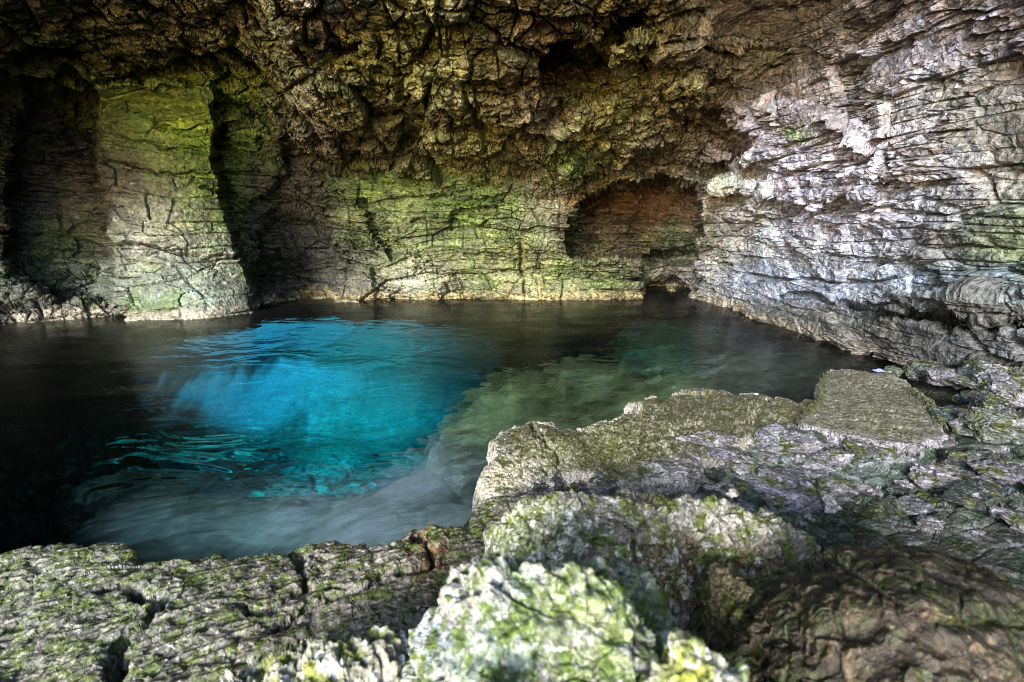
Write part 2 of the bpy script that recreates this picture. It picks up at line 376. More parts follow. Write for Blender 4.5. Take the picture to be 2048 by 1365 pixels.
CRK = [([(215,485),(290,489),(400,508),(500,514)],.09,2.6),([(205,330),(300,343),(440,350)],.05,2),([(245,225),(330,250),(420,252)],.05,2),([(265,152),(340,188),(430,202),(455,218)],.08,4),
       ([(240,280),(330,291),(425,303)],.04,1.8),([(400,372),(465,388)],.05,2),([(285,385),(300,430)],.04,2),([(560,315),(700,345),(860,362)],.1,4),([(660,395),(760,402),(900,398)],.06,2.5),
       ([(830,440),(960,452),(1050,455)],.07,3),([(745,540),(760,600)],.08,3),([(1035,490),(1045,590)],.08,3),([(930,500),(1130,515),(1260,535)],.06,2.5),([(1000,545),(1140,540),(1290,560)],.06,2.5),
       ([(1140,300),(1200,345)],.1,4),([(860,180),(830,260),(800,320)],.18,6),([(930,190),(975,300)],.12,5),([(990,90),(1080,120),(1090,180)],.2,7),([(1400,90),(1470,100),(1420,130)],.12,5),
       ([(1800,160),(1860,175),(1850,215)],.06,3),([(1500,330),(1600,345),(1700,330)],.05,3),([(1530,410),(1640,415),(1700,400)],.1,4),([(1500,545),(1650,570),(1790,560)],.07,3),([(400,120),(520,160),(640,280)],.15,7),([(0,185),(110,190),(190,200)],.12,6)]
for ln, dp, wd in CRK:
    dd = line_d(uvw, ln); d_ = d_ - 1.8*dp*np.exp(-(dd/(wd*1.15))**2)
P1 = P0 + Dd*d_[:,None]
print('shell', len(P1), round(time.time()-T0, 1))
# ---- stains and growth; BLACK also paints shade into the left recess and cleft
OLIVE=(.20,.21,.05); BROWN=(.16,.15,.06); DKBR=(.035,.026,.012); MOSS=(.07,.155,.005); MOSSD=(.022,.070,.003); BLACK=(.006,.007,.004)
GREY=(.23,.24,.18); GREEN=(.13,.18,.05); LILAC=(.44,.425,.52); PINKG=(.28,.245,.25); BLUEG=(.28,.32,.40); TEALG=(.17,.23,.19); RUST=(.13,.05,.015); OCHRE=(.25,.19,.05)
spots = [
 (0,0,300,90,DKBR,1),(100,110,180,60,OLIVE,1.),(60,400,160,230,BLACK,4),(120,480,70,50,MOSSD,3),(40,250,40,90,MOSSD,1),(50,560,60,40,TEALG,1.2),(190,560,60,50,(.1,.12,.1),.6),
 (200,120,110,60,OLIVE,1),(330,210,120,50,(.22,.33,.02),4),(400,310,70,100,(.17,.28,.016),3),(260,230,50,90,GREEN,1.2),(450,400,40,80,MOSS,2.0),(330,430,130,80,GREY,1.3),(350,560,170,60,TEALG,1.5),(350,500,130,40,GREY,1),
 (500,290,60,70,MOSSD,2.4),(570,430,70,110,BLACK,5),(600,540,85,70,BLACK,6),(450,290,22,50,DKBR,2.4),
 (560,60,160,80,BROWN,1),(640,20,60,50,PINKG,1.4),(600,220,60,100,(.2,.17,.13),.7),(780,120,160,90,OLIVE,.9),(900,220,160,80,BROWN,1),(700,300,120,40,DKBR,1.2),(960,270,90,60,OLIVE,1),(1080,210,70,110,(.2,.15,.12),1),
 (760,360,80,30,MOSS,1.4),(950,400,70,35,MOSS,2.2),(800,410,60,40,GREEN,1.2),(900,480,200,60,GREEN,1.),(860,560,200,35,GREY,1.),(1090,440,60,60,(.2,.21,.14),1.4),(1010,540,90,40,OLIVE,1.2),(1190,550,80,30,GREEN,1.3),
 (1270,100,60,70,(.22,.20,.05),1.8),(1340,200,80,60,(.24,.21,.08),1.6),(1200,240,60,70,(.19,.19,.04),1.6),(1140,320,50,35,MOSS,1.4),(1250,300,90,50,(.2,.2,.1),1),(1350,300,90,50,(.17,.14,.10),1.4),(1450,360,60,25,MOSS,1.8),(1480,395,35,20,MOSS,1.4),
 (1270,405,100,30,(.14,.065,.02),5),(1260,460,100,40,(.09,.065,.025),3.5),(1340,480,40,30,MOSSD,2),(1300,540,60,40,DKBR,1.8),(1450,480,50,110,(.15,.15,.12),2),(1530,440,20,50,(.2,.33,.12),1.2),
 (1400,60,90,70,(.21,.18,.13),1.2),(1560,60,110,60,(.26,.24,.26),1.6),(1530,110,60,30,(.13,.15,.03),1.2),(1700,110,150,60,(.24,.22,.22),1.4),(1800,130,50,40,LILAC,1.8),(1600,180,130,50,PINKG,1.2),(1560,240,110,40,PINKG,1.6),
 (1560,300,110,60,LILAC,3),(1620,390,160,70,LILAC,4),(1760,300,120,70,(.40,.37,.43),2.4),(1880,340,120,70,(.30,.29,.31),1.6),(1590,265,20,14,(.25,.45,.03),4),(1720,430,130,60,LILAC,2.5),(1900,250,160,120,(.20,.20,.17),1.3),(1950,60,160,100,(.30,.28,.33),2.4),(1850,420,140,80,(.23,.25,.24),1.2),(1680,510,160,40,(.38,.40,.42),2),
 (1650,560,170,35,(.38,.42,.52),3),(1900,560,170,30,(.14,.19,.22),1.8),(2020,470,80,60,(.12,.17,.07),1.4),(1800,650,300,50,(.12,.12,.11),2),(1960,680,140,40,(.10,.10,.10),2),
]
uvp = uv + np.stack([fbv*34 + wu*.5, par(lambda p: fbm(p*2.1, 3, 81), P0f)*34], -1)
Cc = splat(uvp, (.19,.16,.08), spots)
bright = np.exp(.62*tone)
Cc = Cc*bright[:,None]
# streaks running down the bedded walls, moss in clumps
st = par(lambda p: fbm(np.stack([p[:,0]*5, p[:,1]*5, p[:,2]*.7], -1).astype(f4), 4, 61), P0f)
mo = par(lambda p: fbm(p*2.4, 4, 71), P0f)
k = (1-roof)*(1-.6*right)
Cc = Cc*(1+.55*np.clip(st, -.6, .6)*k)[:,None]
blk = Cc.mean(1) < .03
mossw = sstep(.12, .42, mo)*np.where(blk, .25, 1)*(.75 - .6*right)*(1-sstep(1100,1400,u_)*.4)*(.5+.3*butt)
Cc = Cc*(1-mossw[:,None]) + mossw[:,None]*(np.array(MOSS)*.55+.35*Cc*np.array((.7,1.1,.25)))
warm = cell2*.10
Cc = Cc*np.stack([1+warm, 1+.0*warm, 1-warm], -1)
spk = par(lambda p: perlin(p*9, 66), P0f)
Cc = np.where((sstep(.34, .42, spk)*(butt+.5*right)*(v_ > 330))[:,None] > .5, np.maximum(Cc, .30), Cc)
# scoured pale tide band just above the water
Cc = Cc*(1+right[:,None]*np.array((-.06,.0,.13)))
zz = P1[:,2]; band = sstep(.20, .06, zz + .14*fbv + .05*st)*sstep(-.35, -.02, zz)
bandc = np.where((u_ > 1380)[:,None], (.30,.26,.20), np.where((u_ > 580)[:,None], (.36,.29,.13), (.42,.38,.30)))
bandc = bandc*(1+.5*tone)[:,None]
bw = (band*(.9-.45*sstep(1500,1750,u_))*sstep(-.55,.05,mo+.4*spk))[:,None]
Cc = Cc*(1-bw)+bandc*bw
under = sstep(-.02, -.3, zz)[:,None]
Cc = Cc*(1-.99*under) + under*np.where((u_ > 560)[:,None], (.03,.10,.09), (.002,.003,.003))  # submerged rock painted near black on the left, as unlit water
# ---- cut the shell into its named masses
Fq = grid_faces(nr, nc); cen = lambda a: a[Fq[:,0]]
hole = (cen(sT) > 0) & (cen(P1[:,2]) < -.1)
rg = np.zeros(len(Fq), int)                            # 0 back wall
rg[cen(roof) > .5] = 1
rg[(cen(right) > .5) & (rg == 0)] = 2
rg[(cen(u_) < 195) & (rg == 0)] = 3
rg[(cen(sB) > 0) & (cen(v_) > 150)] = 4
rg[(cen(P1[:,2]) < -.08)] = 5
names = {0: ('back_wall', 'layered grey green rock wall at the back of the pool, between the left buttress and the bright right wall'),
         1: ('cave_roof', 'brown olive lumpy rock roof hanging over the far side of the pool'),
         2: ('side_wall', 'pale lilac grey flaking rock wall rising on the right of the pool'),
         3: ('left_wall', 'dark wet recessed rock wall with deep green moss at the far left'),
         4: ('rock_buttress', 'flat mossy rock buttress with yellow green top jutting from the left wall'),
         5: ('pool_side', 'submerged dark rock side of the pool under the waterline')}
for k_, (nm, lb) in names.items():
    sel = (rg == k_) & ~hole
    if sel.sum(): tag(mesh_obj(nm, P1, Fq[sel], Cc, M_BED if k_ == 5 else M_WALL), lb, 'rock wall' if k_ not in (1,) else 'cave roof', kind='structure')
print('walls', round(time.time()-T0, 1))

# ------------------------------------------------------------------ shell behind and above the camera, plus an added shade sheet (outside the picture)
def sheet(name, pts, n, mat, col, amp=.25, label=None):
    A, B, C_, D_ = [np.array(p, float) for p in pts]
    s = np.linspace(0, 1, n); S, T = np.meshgrid(s, s); S = S.ravel()[:,None]; T = T.ravel()[:,None]
    P = (A*(1-S)+B*S)*(1-T)+(D_*(1-S)+C_*S)*T
    Nv = np.cross(B-A, D_-A); Nv /= np.linalg.norm(Nv)
    Pf = P.astype(f4); d = par(lambda p: fbm(p*.9, 4, 5) + .5*facets(p, (.8,.8,.5), 8)[0], Pf)
    P = P + Nv*(d*amp)[:,None]
    return tag(mesh_obj(name, P, grid_faces(n, n), np.tile(col, (len(P), 1)), mat), label, 'rock wall', kind='structure')
REAR = [
  ('rear_roof', [(-13,3.4,4.2),(5.5,3.4,4.4),(5.5,-2.0,6.9),(-13,-2.0,6.9)], 'dark rock roof above the viewpoint'),
  ('mouth_wall', [(4.4,4.0,-1),(5.0,-4.0,-1),(5.5,-4.0,7.5),(4.6,4.0,5)], 'rock wall on the right of the cave mouth'),
  ('rear_wall', [(-14,6,-3),(-13,-1.5,-3),(-13,-1.5,6),(-14,6,6)], 'dark rock wall closing the cave at the left'),
  ('rear_shade_sheet', [(.75,-.5,-.5),(4.5,-.9,-.5),(4.5,-.9,1.7),(.75,-.5,1.12)], 'unseen rock sheet added behind the viewpoint to shade the lower right'),  # added sheet, keeps the sun off the lower right boulder
]
for nm, pts, lb in REAR: sheet(nm, pts, 80, M_WALL, (.10,.085,.045), label=lb)

# ------------------------------------------------------------------ rock bodies as height surfaces
def polar(x0, x1, y0, y1, nx, ny):
    s = np.linspace(0, 1, nx); y = y0*(y1/y0)**np.linspace(0, 1, ny)
    Y, S = np.meshgrid(y, s, indexing='ij')
    return Y, S
def rock(name, outline, ctrl, detail, colf, label, cat='rock', group=None, kind=None, drop=.8, dropw=.10, rnd=.0, rndw=.1, step=1.8, wob=.04,
         cracks=(), mat=None, seed=0, foot=None):
    """outline / ctrl: (u, v, z) photo points on the rock's own level -> plan outline and top surface."""
    o = np.array([(*at_z(u, v, z), z) for u, v, z in outline]); c = np.array([(*at_z(u, v, z), z) for u, v, z in ctrl] ) if len(ctrl) else np.zeros((0,3))
    allp = np.concatenate([o, c]); zf = tps(allp[:,:2], allp[:,2], smooth=2e-3)
    pad = dropw*2.2+.05
    mny, mxy = max(o[:,1].min()-pad, .22, at_z(1024, 1470, o[:,2].max()+.1)[1]), o[:,1].max()+pad
    t = o[:,0]/np.maximum(o[:,1], .2); t0, t1 = max(t.min()-pad/max(mny,.6), -2.6), min(t.max()+pad/max(mny,.6), 2.6)
    nx = int(np.clip((t1-t0)*FPX/step, 40, 1500)); zt = o[:,2].mean(); h = CZ-zt+.15
    ny = int(np.clip(abs(FPX*h*(1/mny-1/mxy))/step*1.15, 60, 1000))
    inv = np.linspace(1/mny, 1/mxy, ny)**1.0; yy = 1/inv; tt = np.linspace(t0, t1, nx)
    Y, T = np.meshgrid(yy, tt, indexing='ij'); xy = np.stack([(T*Y).ravel(), Y.ravel()], -1)
    def body(xy):
        w = np.concatenate([xy, np.full((len(xy),1), seed*3.7)], 1).astype(f4)
        wx = par(lambda p: fbm(p*3.1, 5, seed+1, .6), w); wy = par(lambda p: fbm(p*3.1, 5, seed+2, .6), w+9)
        xyw = xy + wob*2*np.stack([wx, wy], -1)
        s = poly_sd(xyw, o[:,:2]); zc = np.clip(zf(xy), allp[:,2].min()-.05, allp[:,2].max()+.12)
        if rnd: zc = zc - rnd*np.exp(-np.clip(s, 0, None)/rndw)
        return w, wx, wy, xyw, s, zc - drop*sstep(dropw*.15, -dropw, s)
    ks = slice(0, nx, 6); sub = np.stack([(T*Y)[:,ks].ravel(), Y[:,ks].ravel()], -1)
    z0 = body(sub)[5].reshape(ny, -1)
    yc = Y[:,ks]; vv = -(yc*ST+(z0-CZ)*CT)/np.maximum(yc*CT-(z0-CZ)*ST, .1)*FPX
    dv = np.diff(vv, axis=0); dl = np.where(dv < 0, -dv, .35*dv) + .04*np.abs(np.diff(z0, axis=0))/yc[1:]*FPX + .15*FPX*h*np.abs(np.diff(1/yc, axis=0))
    cl = np.concatenate([np.zeros((1, dl.shape[1])), np.cumsum(dl, 0)]); kk = np.ones(9)/9
    if cl.shape[1] > 12: cl = np.stack([np.convolve(np.pad(r, 4, 'edge'), kk, 'valid') for r in cl])
    Yn = np.stack([np.interp(np.linspace(0, cl[-1,j], ny), cl[:,j], yc[:,j]) for j in range(cl.shape[1])], 1)
    tc = tt[ks]; Y = np.stack([np.interp(tt, tc, Yn[i]) for i in range(ny)]); xy = np.stack([(T*Y).ravel(), Y.ravel()], -1)
    w, wx, wy, xyw, s, z = body(xy)
    for ln, dpt, wd in cracks:
        L_ = [at_z(a, b, zt) for a, b in ln]; dd = line_d(xyw+.5*np.stack([wx, wy], -1)*wd, L_); z = z - dpt*np.exp(-(dd/wd)**2)
    P = np.stack([xy[:,0], xy[:,1], z], -1); n = grid_normals(P, ny, nx); n *= np.sign(n[:,2]+1e-9)[:,None]
    top = sstep(-.01, .02, s)
    d, joint, tone, aux = par(lambda p, q: detail(p, q), P.astype(f4), top.astype(f4))
    fade = sstep(-dropw*2, -dropw, s)*.0+1
    P = P + n*(d*fade)[:,None]
    C = colf(P, xy, s, tone, joint, aux)
    F = grid_faces(ny, nx); keep = (s[F].max(1) > -dropw*1.9)
    m = mesh_obj(name, P, F[keep], C, mat or M_NEAR)
    return tag(m, label, cat, group, kind)

def det_pitted(a=1.0, sc=1.0, seed=100, grain=0., gang=.6, w1=1., w2=1.):
    def f(P, top):
        Q = P*f4(1/sc)
        r1, k1, c1 = facets(Q, (.34,.34,.2), seed, tilt=1.0, warp=.15, crack=.12)
        r2, k2, c2 = facets(Q, (.11,.11,.07), seed+3, tilt=1.1, warp=.18, crack=.2)
        r3, k3, c3 = facets(Q, (.042,.042,.03), seed+7, tilt=1.1, warp=.18, crack=.25)
        fb = fbm(Q*6, 5, seed+9, .55); pit = sstep(.05, -.35, perlin(Q*22, seed+20))
        g = 0
        if grain:
            R = rotz(Q, gang); g = fbm(np.stack([R[:,0]*4, R[:,1]*26, R[:,2]*20], -1).astype(f4), 3, seed+30)*grain
        d = a*sc*(.030*r1*w1 + .016*r2*w2 + .008*r3 + .035*fb - .018*k1*w1 - .009*k2*w2 - .014*pit + .03*g)
        return d.astype(f4), np.clip(k1*.6+k2*.5+pit*.6, 0, 1).astype(f4), (.35*c1[:,1]+.45*c2[:,1]+.4*c3[:,1]+.8*g).astype(f4), fb.astype(f4)
    return f
def det_bedded(a=1.0, seed=200, th=.055):
    def f(P, top):
        r1, k1, c1 = facets(P, (.40,.40,th*2), seed, jit=(.9,.9,.4), tilt=.5, warp=.3, crack=.10)
        r2, k2, c2 = facets(P, (.16,.16,th), seed+3, jit=(.9,.9,.5), tilt=.6, warp=.3, crack=.15)
        r3, k3, c3 = facets(P, (.055,.055,.03), seed+7, tilt=1., warp=.5, crack=.2)
        fb = fbm(P*5, 4, seed+9, .45); low = perlin(P*2.2, seed+12)
        e = 1-top*.72
        d = a*((.06*r1+.032*r2)*e + (.002+.010*e)*r3*(1-.5*top) + .03*fb*(1-.55*top) + .055*low*top - .02*k1*e - .014*k2*e)
        return d.astype(f4), np.clip((k1*.5+k2*.6)*e, 0, 1).astype(f4), (.35*c1[:,1]*e+.5*c2[:,1]*e+.45*c3[:,1]).astype(f4), fb.astype(f4)
    return f
def paint(base, growth, gcov=.1, gs=5., spots_=(), tonek=.6, pale=None, palecov=.35, seed=300, wetz=None, edge=None):
    """stone colour + moss in clumps + pale crusts"""
    def f(P, xy, s, tone, joint, aux):
        U, V = to_px(P); Pf = P.astype(f4)
        n = par(lambda p: fbm(p*gs, 5, seed, .62), Pf); n2 = par(lambda p: fbm(p*gs*2.3+5, 4, seed+4, .65), Pf)
        C = splat(np.stack([U+n*60, V+n2*60], -1), base, spots_)*np.exp(tonek*tone)[:,None]
        g = sstep(gcov-.08, gcov+.16, n+.35*n2)[:,None]; C = C*(1-g) + g*np.array(growth)*np.exp(.9*n2)[:,None]
        if pale is not None:
            k = sstep(palecov-.05, palecov+.1, n2 - .25*n)[:,None]; C = C*(1-k)+k*np.array(pale)
        if edge is not None:
            k = (np.exp(-(np.abs(s)/.035)**2)*sstep(-.1,.3,n2+.25))[:,None]; C = C*(1-k)+k*np.array(edge)
        if wetz is not None:
            k = sstep(wetz, wetz-.08, P[:,2]+.04*n)[:,None]; C = C*(1-.6*k)
        return C
    return f

# 1 low mossy slab across the bottom left
SL = .32
rock('rock_slab', [(-500,1140,SL),(-100,1112,SL),(0,1106,SL),(90,1086,SL),(180,1077,SL),(240,1083,SL),(290,1104,SL),(400,1107,SL),(470,1099,SL),(530,1083,SL),(620,1079,SL),(700,1071,SL),(782,1072,SL),(803,1046,SL),(930,1033,SL),(985,985,SL),(1150,985,SL),(1250,1100,SL),(1000,1700,SL),(-500,1700,SL)],
     [(300,1250,.36),(0,1250,.30),(600,1250,.35),(800,1150,.34)],
     det_pitted(.42, 1.0, 110, grain=1.6, gang=-.55, w1=.35, w2=.5),
     paint((.145,.135,.105), (.085,.125,.012), .0, 20, [(150,1200,200,90,(.13,.14,.11),1),(700,1180,130,80,(.21,.185,.155),1.4),(850,1110,25,50,(.16,.06,.01),3)], pale=(.38,.36,.33), palecov=.30, seed=310, wetz=.1),
     'broad mossy grey slab along the lower left edge of the pool, split by a crooked dark crack', 'slab', drop=1.0, dropw=.10, rnd=.03, rndw=.05, seed=1,
     cracks=[([(205,1172),(300,1225),(245,1290),(262,1400)], .16, .016),([(590,1095),(625,1125),(640,1172),(700,1160)], .05, .012),([(835,1060),(850,1130),(690,1180),(590,1265)], .12, .014),([(640,1172),(560,1230),(500,1225)], .05, .01)])

# 2 main shelf reaching into the pool
SH = .28
rock('rock_shelf', [(968,985,.2),(972,930,.24),(990,878,SH),(1012,850,SH),(1060,839,SH),(1112,841,SH),(1130,857,SH),(1190,839,SH),(1240,829,SH),(1257,808,SH),(1300,795,SH),(1370,781,SH),(1440,778,SH),(1525,789,SH),(1640,800,.26),(1640,860,.24),(1560,880,.25),(1500,888,.25),(1440,903,.26),(1392,930,.26),(1345,958,.25),(1290,972,.24),(1240,968,.22),(1180,945,.22),(1130,950,.2),(1080,985,.2),(1000,1010,.18)],
     [(1200,915,.20),(1240,925,.20),(1120,875,.30),(1300,860,.30),(1450,840,.29),(1350,900,.28)],
     det_bedded(.9, 210),
     paint((.15,.145,.09), (.085,.10,.02), .04, 22, [(1210,910,80,35,(.17,.18,.06),3),(1000,955,30,25,(.72,.66,.48),5),(1350,940,60,20,(.50,.47,.58),2.5),(1150,960,70,25,(.42,.38,.46),1.5)], pale=(.44,.42,.34), palecov=.27, seed=320, wetz=.08, edge=(.45,.42,.38)),
     'flat olive green shelf jutting into the pool, with a shallow hollow and cream corner', 'rock shelf', drop=1.1, dropw=.06, rnd=.015, rndw=.04, seed=2, wob=.065,
     cracks=[([(1255,815),(1330,872),(1352,950)], .04, .016),([(1545,795),(1500,850),(1440,898)], .05, .018),([(1060,845),(1100,900),(1080,960)], .05, .014),([(1130,857),(1260,868),(1400,850)], .025, .014)])

# 3 raised square slab
rock('flat_slab', [(1640,762,.34),(1652,736,.34),(1760,746,.34),(1815,762,.34),(1850,800,.34),(1895,872,.34),(1850,892,.33),(1790,886,.33),(1700,868,.33),(1610,850,.33),(1600,842,.33),(1640,806,.34)],
     [(1740,810,.35)], det_bedded(.6, 230, .045),
     paint((.17,.17,.13), (.10,.11,.04), .06, 24, [(1750,800,120,60,(.23,.23,.18),1)], pale=(.46,.44,.38), palecov=.27, seed=330, edge=(.36,.34,.40)),
     'nearly square flat grey slab beside the right wall, tilted towards the shelf', 'slab', drop=.5, dropw=.05, seed=3, wob=.045)

# 4 lower wet tier in front of the shelf
rock('stepped_ledge', [(1080,930,.14),(1300,880,.16),(1560,850,.24),(1760,840,.27),(1930,850,.30),(2100,880,.30),(2200,1040,.26),(2100,1180,.2),(1700,1130,.1),(1300,1100,.1),(1050,1060,.08)],
     [(1450,960,.17),(1600,930,.22),(1750,930,.24),(1900,1000,.20),(1640,900,.27),(1560,980,.14),(1800,890,.3)],
     det_bedded(1.7, 240, .05),
     paint((.12,.13,.11), (.035,.065,.04), .0, 6, [(1700,950,100,40,(.10,.15,.12),1.5),(1500,920,60,30,(.14,.17,.14),1),(1600,985,90,25,(.33,.32,.42),1.5),(1650,900,100,25,(.42,.41,.50),1.5)], pale=(.42,.40,.48), palecov=.30, seed=340, tonek=.8),
     'low stepped ledge of wet dark green and lilac layers below the square slab', 'rock ledge', drop=.8, dropw=.1, seed=4)

# 5 boulders nearest the camera
rock('pitted_boulder', [(960,1062,.50),(985,1020,.55),(1040,992,.60),(1110,979,.62),(1200,982,.62),(1290,984,.60),(1330,1008,.57),(1400,990,.58),(1470,992,.56),(1540,1003,.54),(1610,1040,.50),(1670,1085,.44),(1640,1130,.42),(1450,1160,.42),(1200,1200,.42),(980,1180,.42)],
     [(1150,1040,.68),(1280,1050,.64),(1450,1050,.60)],
     det_pitted(.9, .8, 130), paint((.30,.28,.22), (.15,.19,.03), .04, 13, [(1050,1060,60,50,(.30,.36,.22),1),(1400,1130,120,40,(.16,.11,.03),2.5),(1480,1040,70,40,(.45,.43,.36),1.5)], pale=(.66,.66,.62), palecov=.26, seed=350),
     'pitted grey boulder speckled with yellow green moss, behind the whitish green boulder', 'boulder', 'foreground boulders', drop=.7, dropw=.12, rnd=.05, rndw=.07, seed=5)
rock('whitish_boulder', [(812,1215,.72),(850,1165,.78),(905,1112,.82),(960,1085,.84),(1040,1082,.86),(1120,1105,.88),(1200,1085,.86),(1290,1098,.84),(1345,1150,.82),(1400,1215,.80),(1440,1290,.78),(1400,1420,.7),(1150,1600,.7),(860,1600,.66),(800,1380,.62),(815,1290,.66)],
     [(1000,1150,.98),(1150,1170,1.01),(1000,1280,1.02),(1200,1280,1.03),(880,1220,.88),(1130,1125,.97),(1250,1150,.98)],
     det_pitted(.75, .8, 150, grain=1.2, gang=1.1, w1=1.2, w2=.7), paint((.31,.35,.29), (.075,.135,.010), .04, 20, [(900,1170,50,70,(.60,.60,.56),4),(960,1280,70,90,(.34,.46,.38),2),(870,1260,30,30,(.2,.3,.5),2),(1200,1250,120,90,(.20,.26,.12),1)], pale=(.46,.49,.48), palecov=.26, seed=360),
     'big whitish boulder with green algae streaks at bottom centre, nearest the camera', 'boulder', 'foreground boulders', drop=.8, dropw=.12, rnd=.07, rndw=.07, seed=6)
rock('round_boulder', [(1275,1290,.92),(1310,1255,.94),(1380,1240,.95),(1440,1262,.94),(1490,1310,.92),(1540,1420,.88),(1400,1600,.85),(1280,1450,.88)],
     [(1380,1310,1.0)], det_pitted(1.3, .35, 170), paint((.36,.40,.32), (.09,.15,.012), .08, 16, [(1370,1320,26,40,(.36,.42,.04),2)], pale=(.75,.76,.78), palecov=.3, seed=370),
     'rounded pale grey green boulder at the bottom edge, right of the whitish boulder', 'boulder', 'foreground boulders', drop=.6, dropw=.08, rnd=.06, rndw=.04, seed=7)
rock('low_mossy_boulder', [(330,1400,.52),(420,1330,.54),(500,1292,.56),(600,1262,.58),(700,1240,.60),(790,1225,.62),(850,1240,.62),(900,1330,.60),(860,1700,.5),(330,1700,.5)],
     [(650,1330,.64)], det_pitted(1.6, .6, 180), paint((.30,.31,.24), (.17,.21,.02), .0, 8, [], pale=(.60,.64,.64), palecov=.28, seed=380),
     'low dark mossy boulder at the bottom edge, left of the whitish boulder', 'boulder', 'foreground boulders', drop=.6, dropw=.12, rnd=.05, rndw=.08, seed=8)
rock('brown_boulder', [(1540,1130,0.67),(1600,1085,0.71),(1680,1058,0.75),(1760,1040,0.78),(1830,1038,0.79),(1920,1060,0.79),(2048,1105,0.78),(2250,1200,0.75),(2400,1500,0.65),(2100,1750,0.65),(1640,1750,0.65),(1520,1420,0.65),(1500,1300,0.65),(1490,1210,0.65)],
     [(1800,1150,0.85),(1700,1200,0.83),(1900,1300,0.85),(1620,1180,0.77)],
     det_pitted(.6, 1.1, 190, grain=.25, gang=.9), paint((.036,.028,.012), (.03,.04,.005), .05, 11, [(1700,1160,90,60,(.08,.062,.03),1.5),(1950,1250,200,120,(.028,.02,.01),2.5)], pale=(.12,.09,.05), palecov=.30, seed=390),  # brown darkened to stand in for shade in the lower right
     'large brown boulder with thin moss filling the lower right corner', 'boulder', 'foreground boulders', drop=.7, dropw=.12, rnd=.09, rndw=.09, seed=9, mat=M_NEAR)
rock('knobbly_rock', [(1385,1150,.56),(1400,1118,.58),(1450,1105,.60),(1490,1130,.60),(1535,1195,.60),(1545,1240,.58),(1490,1250,.55),(1430,1215,.55)],
     [(1460,1160,.66)], det_pitted(1.0, .5, 195), paint((.18,.15,.07), (.10,.12,.015), .05, 8, [], pale=(.32,.28,.2), palecov=.35, seed=395),
     'small brownish knob of rock wedged between the whitish boulder and the brown boulder', 'rock', drop=.5, dropw=.06, rnd=.06, rndw=.04, seed=10)
print('rocks', round(time.time()-T0, 1))

# shore under everything near
rock('shore', [(-900,1180,.0),(0,1150,.0),(500,1150,.0),(900,1090,.0),(1010,900,-.02),(1300,830,-.02),(1560,790,-.02),(1720,770,-.02),(1860,755,.02),(2100,790,.1),(2600,1000,.2),(3200,2400,.2),(-900,2400,.2)], [(1900,900,.12),(2048,900,.2)],
     det_bedded(1.5, 260), paint((.10,.10,.08), (.04,.06,.02), .1, 4, [], pale=(.25,.25,.27), palecov=.35, seed=400), 'dark rubble ground of the shore between the boulders and ledges', 'ground', kind='structure', drop=1.2, dropw=.3, step=5, seed=11)


# ------------------------------------------------------------------ loose stones
import bmesh
def sphere_dirs(sub):
    b = bmesh.new(); bmesh.ops.create_icosphere(b, subdivisions=sub, radius=1)
    D = np.array([v.co[:] for v in b.verts]); F = np.array([[v.index for v in f.verts] for f in b.faces]); b.free()
    return D/np.linalg.norm(D, axis=1, keepdims=True), F
SPH = {k: sphere_dirs(k) for k in (5, 6)}
def stone(name, u, v, z, wpx, flat, base, label, cat='stone', group=None, seed=0, moss=(.08,.10,.02), cov=.15, yaw=0., elong=1.25, tiltx=0., pale=(.5,.48,.55), sub=5):
    rs = np.random.RandomState(seed+7); D, F = SPH[sub]
    x, y = at_z(u, v, z); r = .5*wpx*math.hypot(y, CZ-z)/FPX
    n = rs.normal(size=(15, 3)); n /= np.linalg.norm(n, axis=1, keepdims=True); n = np.concatenate([n, [[.1,.05,1],[0,0,-1]]]); n /= np.linalg.norm(n, axis=1, keepdims=True)
    h = np.concatenate([rs.uniform(.72, 1.0, 15), [.72, .8]])
    q = h[None]/np.maximum(D@n.T, .05); rad = -np.log(np.exp(-q*34).sum(1))/34
    P = D*rad[:,None]
    P = P*np.array([elong, 1., min(flat*1.2,.95)])*r
    Pw = (P + np.array([x, y, 0])).astype(f4)
    k = max(r, .05)
    f2, j2, c2 = facets(Pw, (k*.7, k*.7, k*.35), seed+1, tilt=.8, warp=.2, crack=.12); f3, j3, c3 = facets(Pw, (k*.25, k*.25, k*.14), seed+2, tilt=1., warp=.3, crack=.2)
    fb = fbm(Pw/f4(k)*1.5, 5, seed+3)
    P = P + D*(k*(.13*f2 + .06*f3 + .07*fb - .09*j2))[:,None]
    c, s_ = math.cos(yaw), math.sin(yaw); ct, st_ = math.cos(tiltx), math.sin(tiltx)
    P = P@np.array([[1,0,0],[0,ct,st_],[0,-st_,ct]]); P = P@np.array([[c,s_,0],[-s_,c,0],[0,0,1]])
    P = P + np.array([x, y, z])
    n1 = fbm((P*11).astype(f4), 5, seed+4, .62)
    C = np.array(base)[None]*np.exp(.5*c2[:,1]+.35*c3[:,1])[:,None]
    g = sstep(cov-.08, cov+.15, n1)[:,None]; C = C*(1-g)+g*np.array(moss)
    n2 = fbm((P*23).astype(f4), 4, seed+6, .65); g = sstep(.34, .5, n2)[:,None]*.8; C = C*(1-g)+g*np.array(pale)
    return tag(mesh_obj(name, P, F, C, M_NEAR), label, cat, group)
LG=(.15,.15,.185); DG=(.03,.04,.04); WG=(.26,.25,.28); GG=(.07,.09,.07); TB=(.04,.07,.085)
SHG = 'loose stones along the front of the shelf'; RUB = 'stones heaped against the right wall'
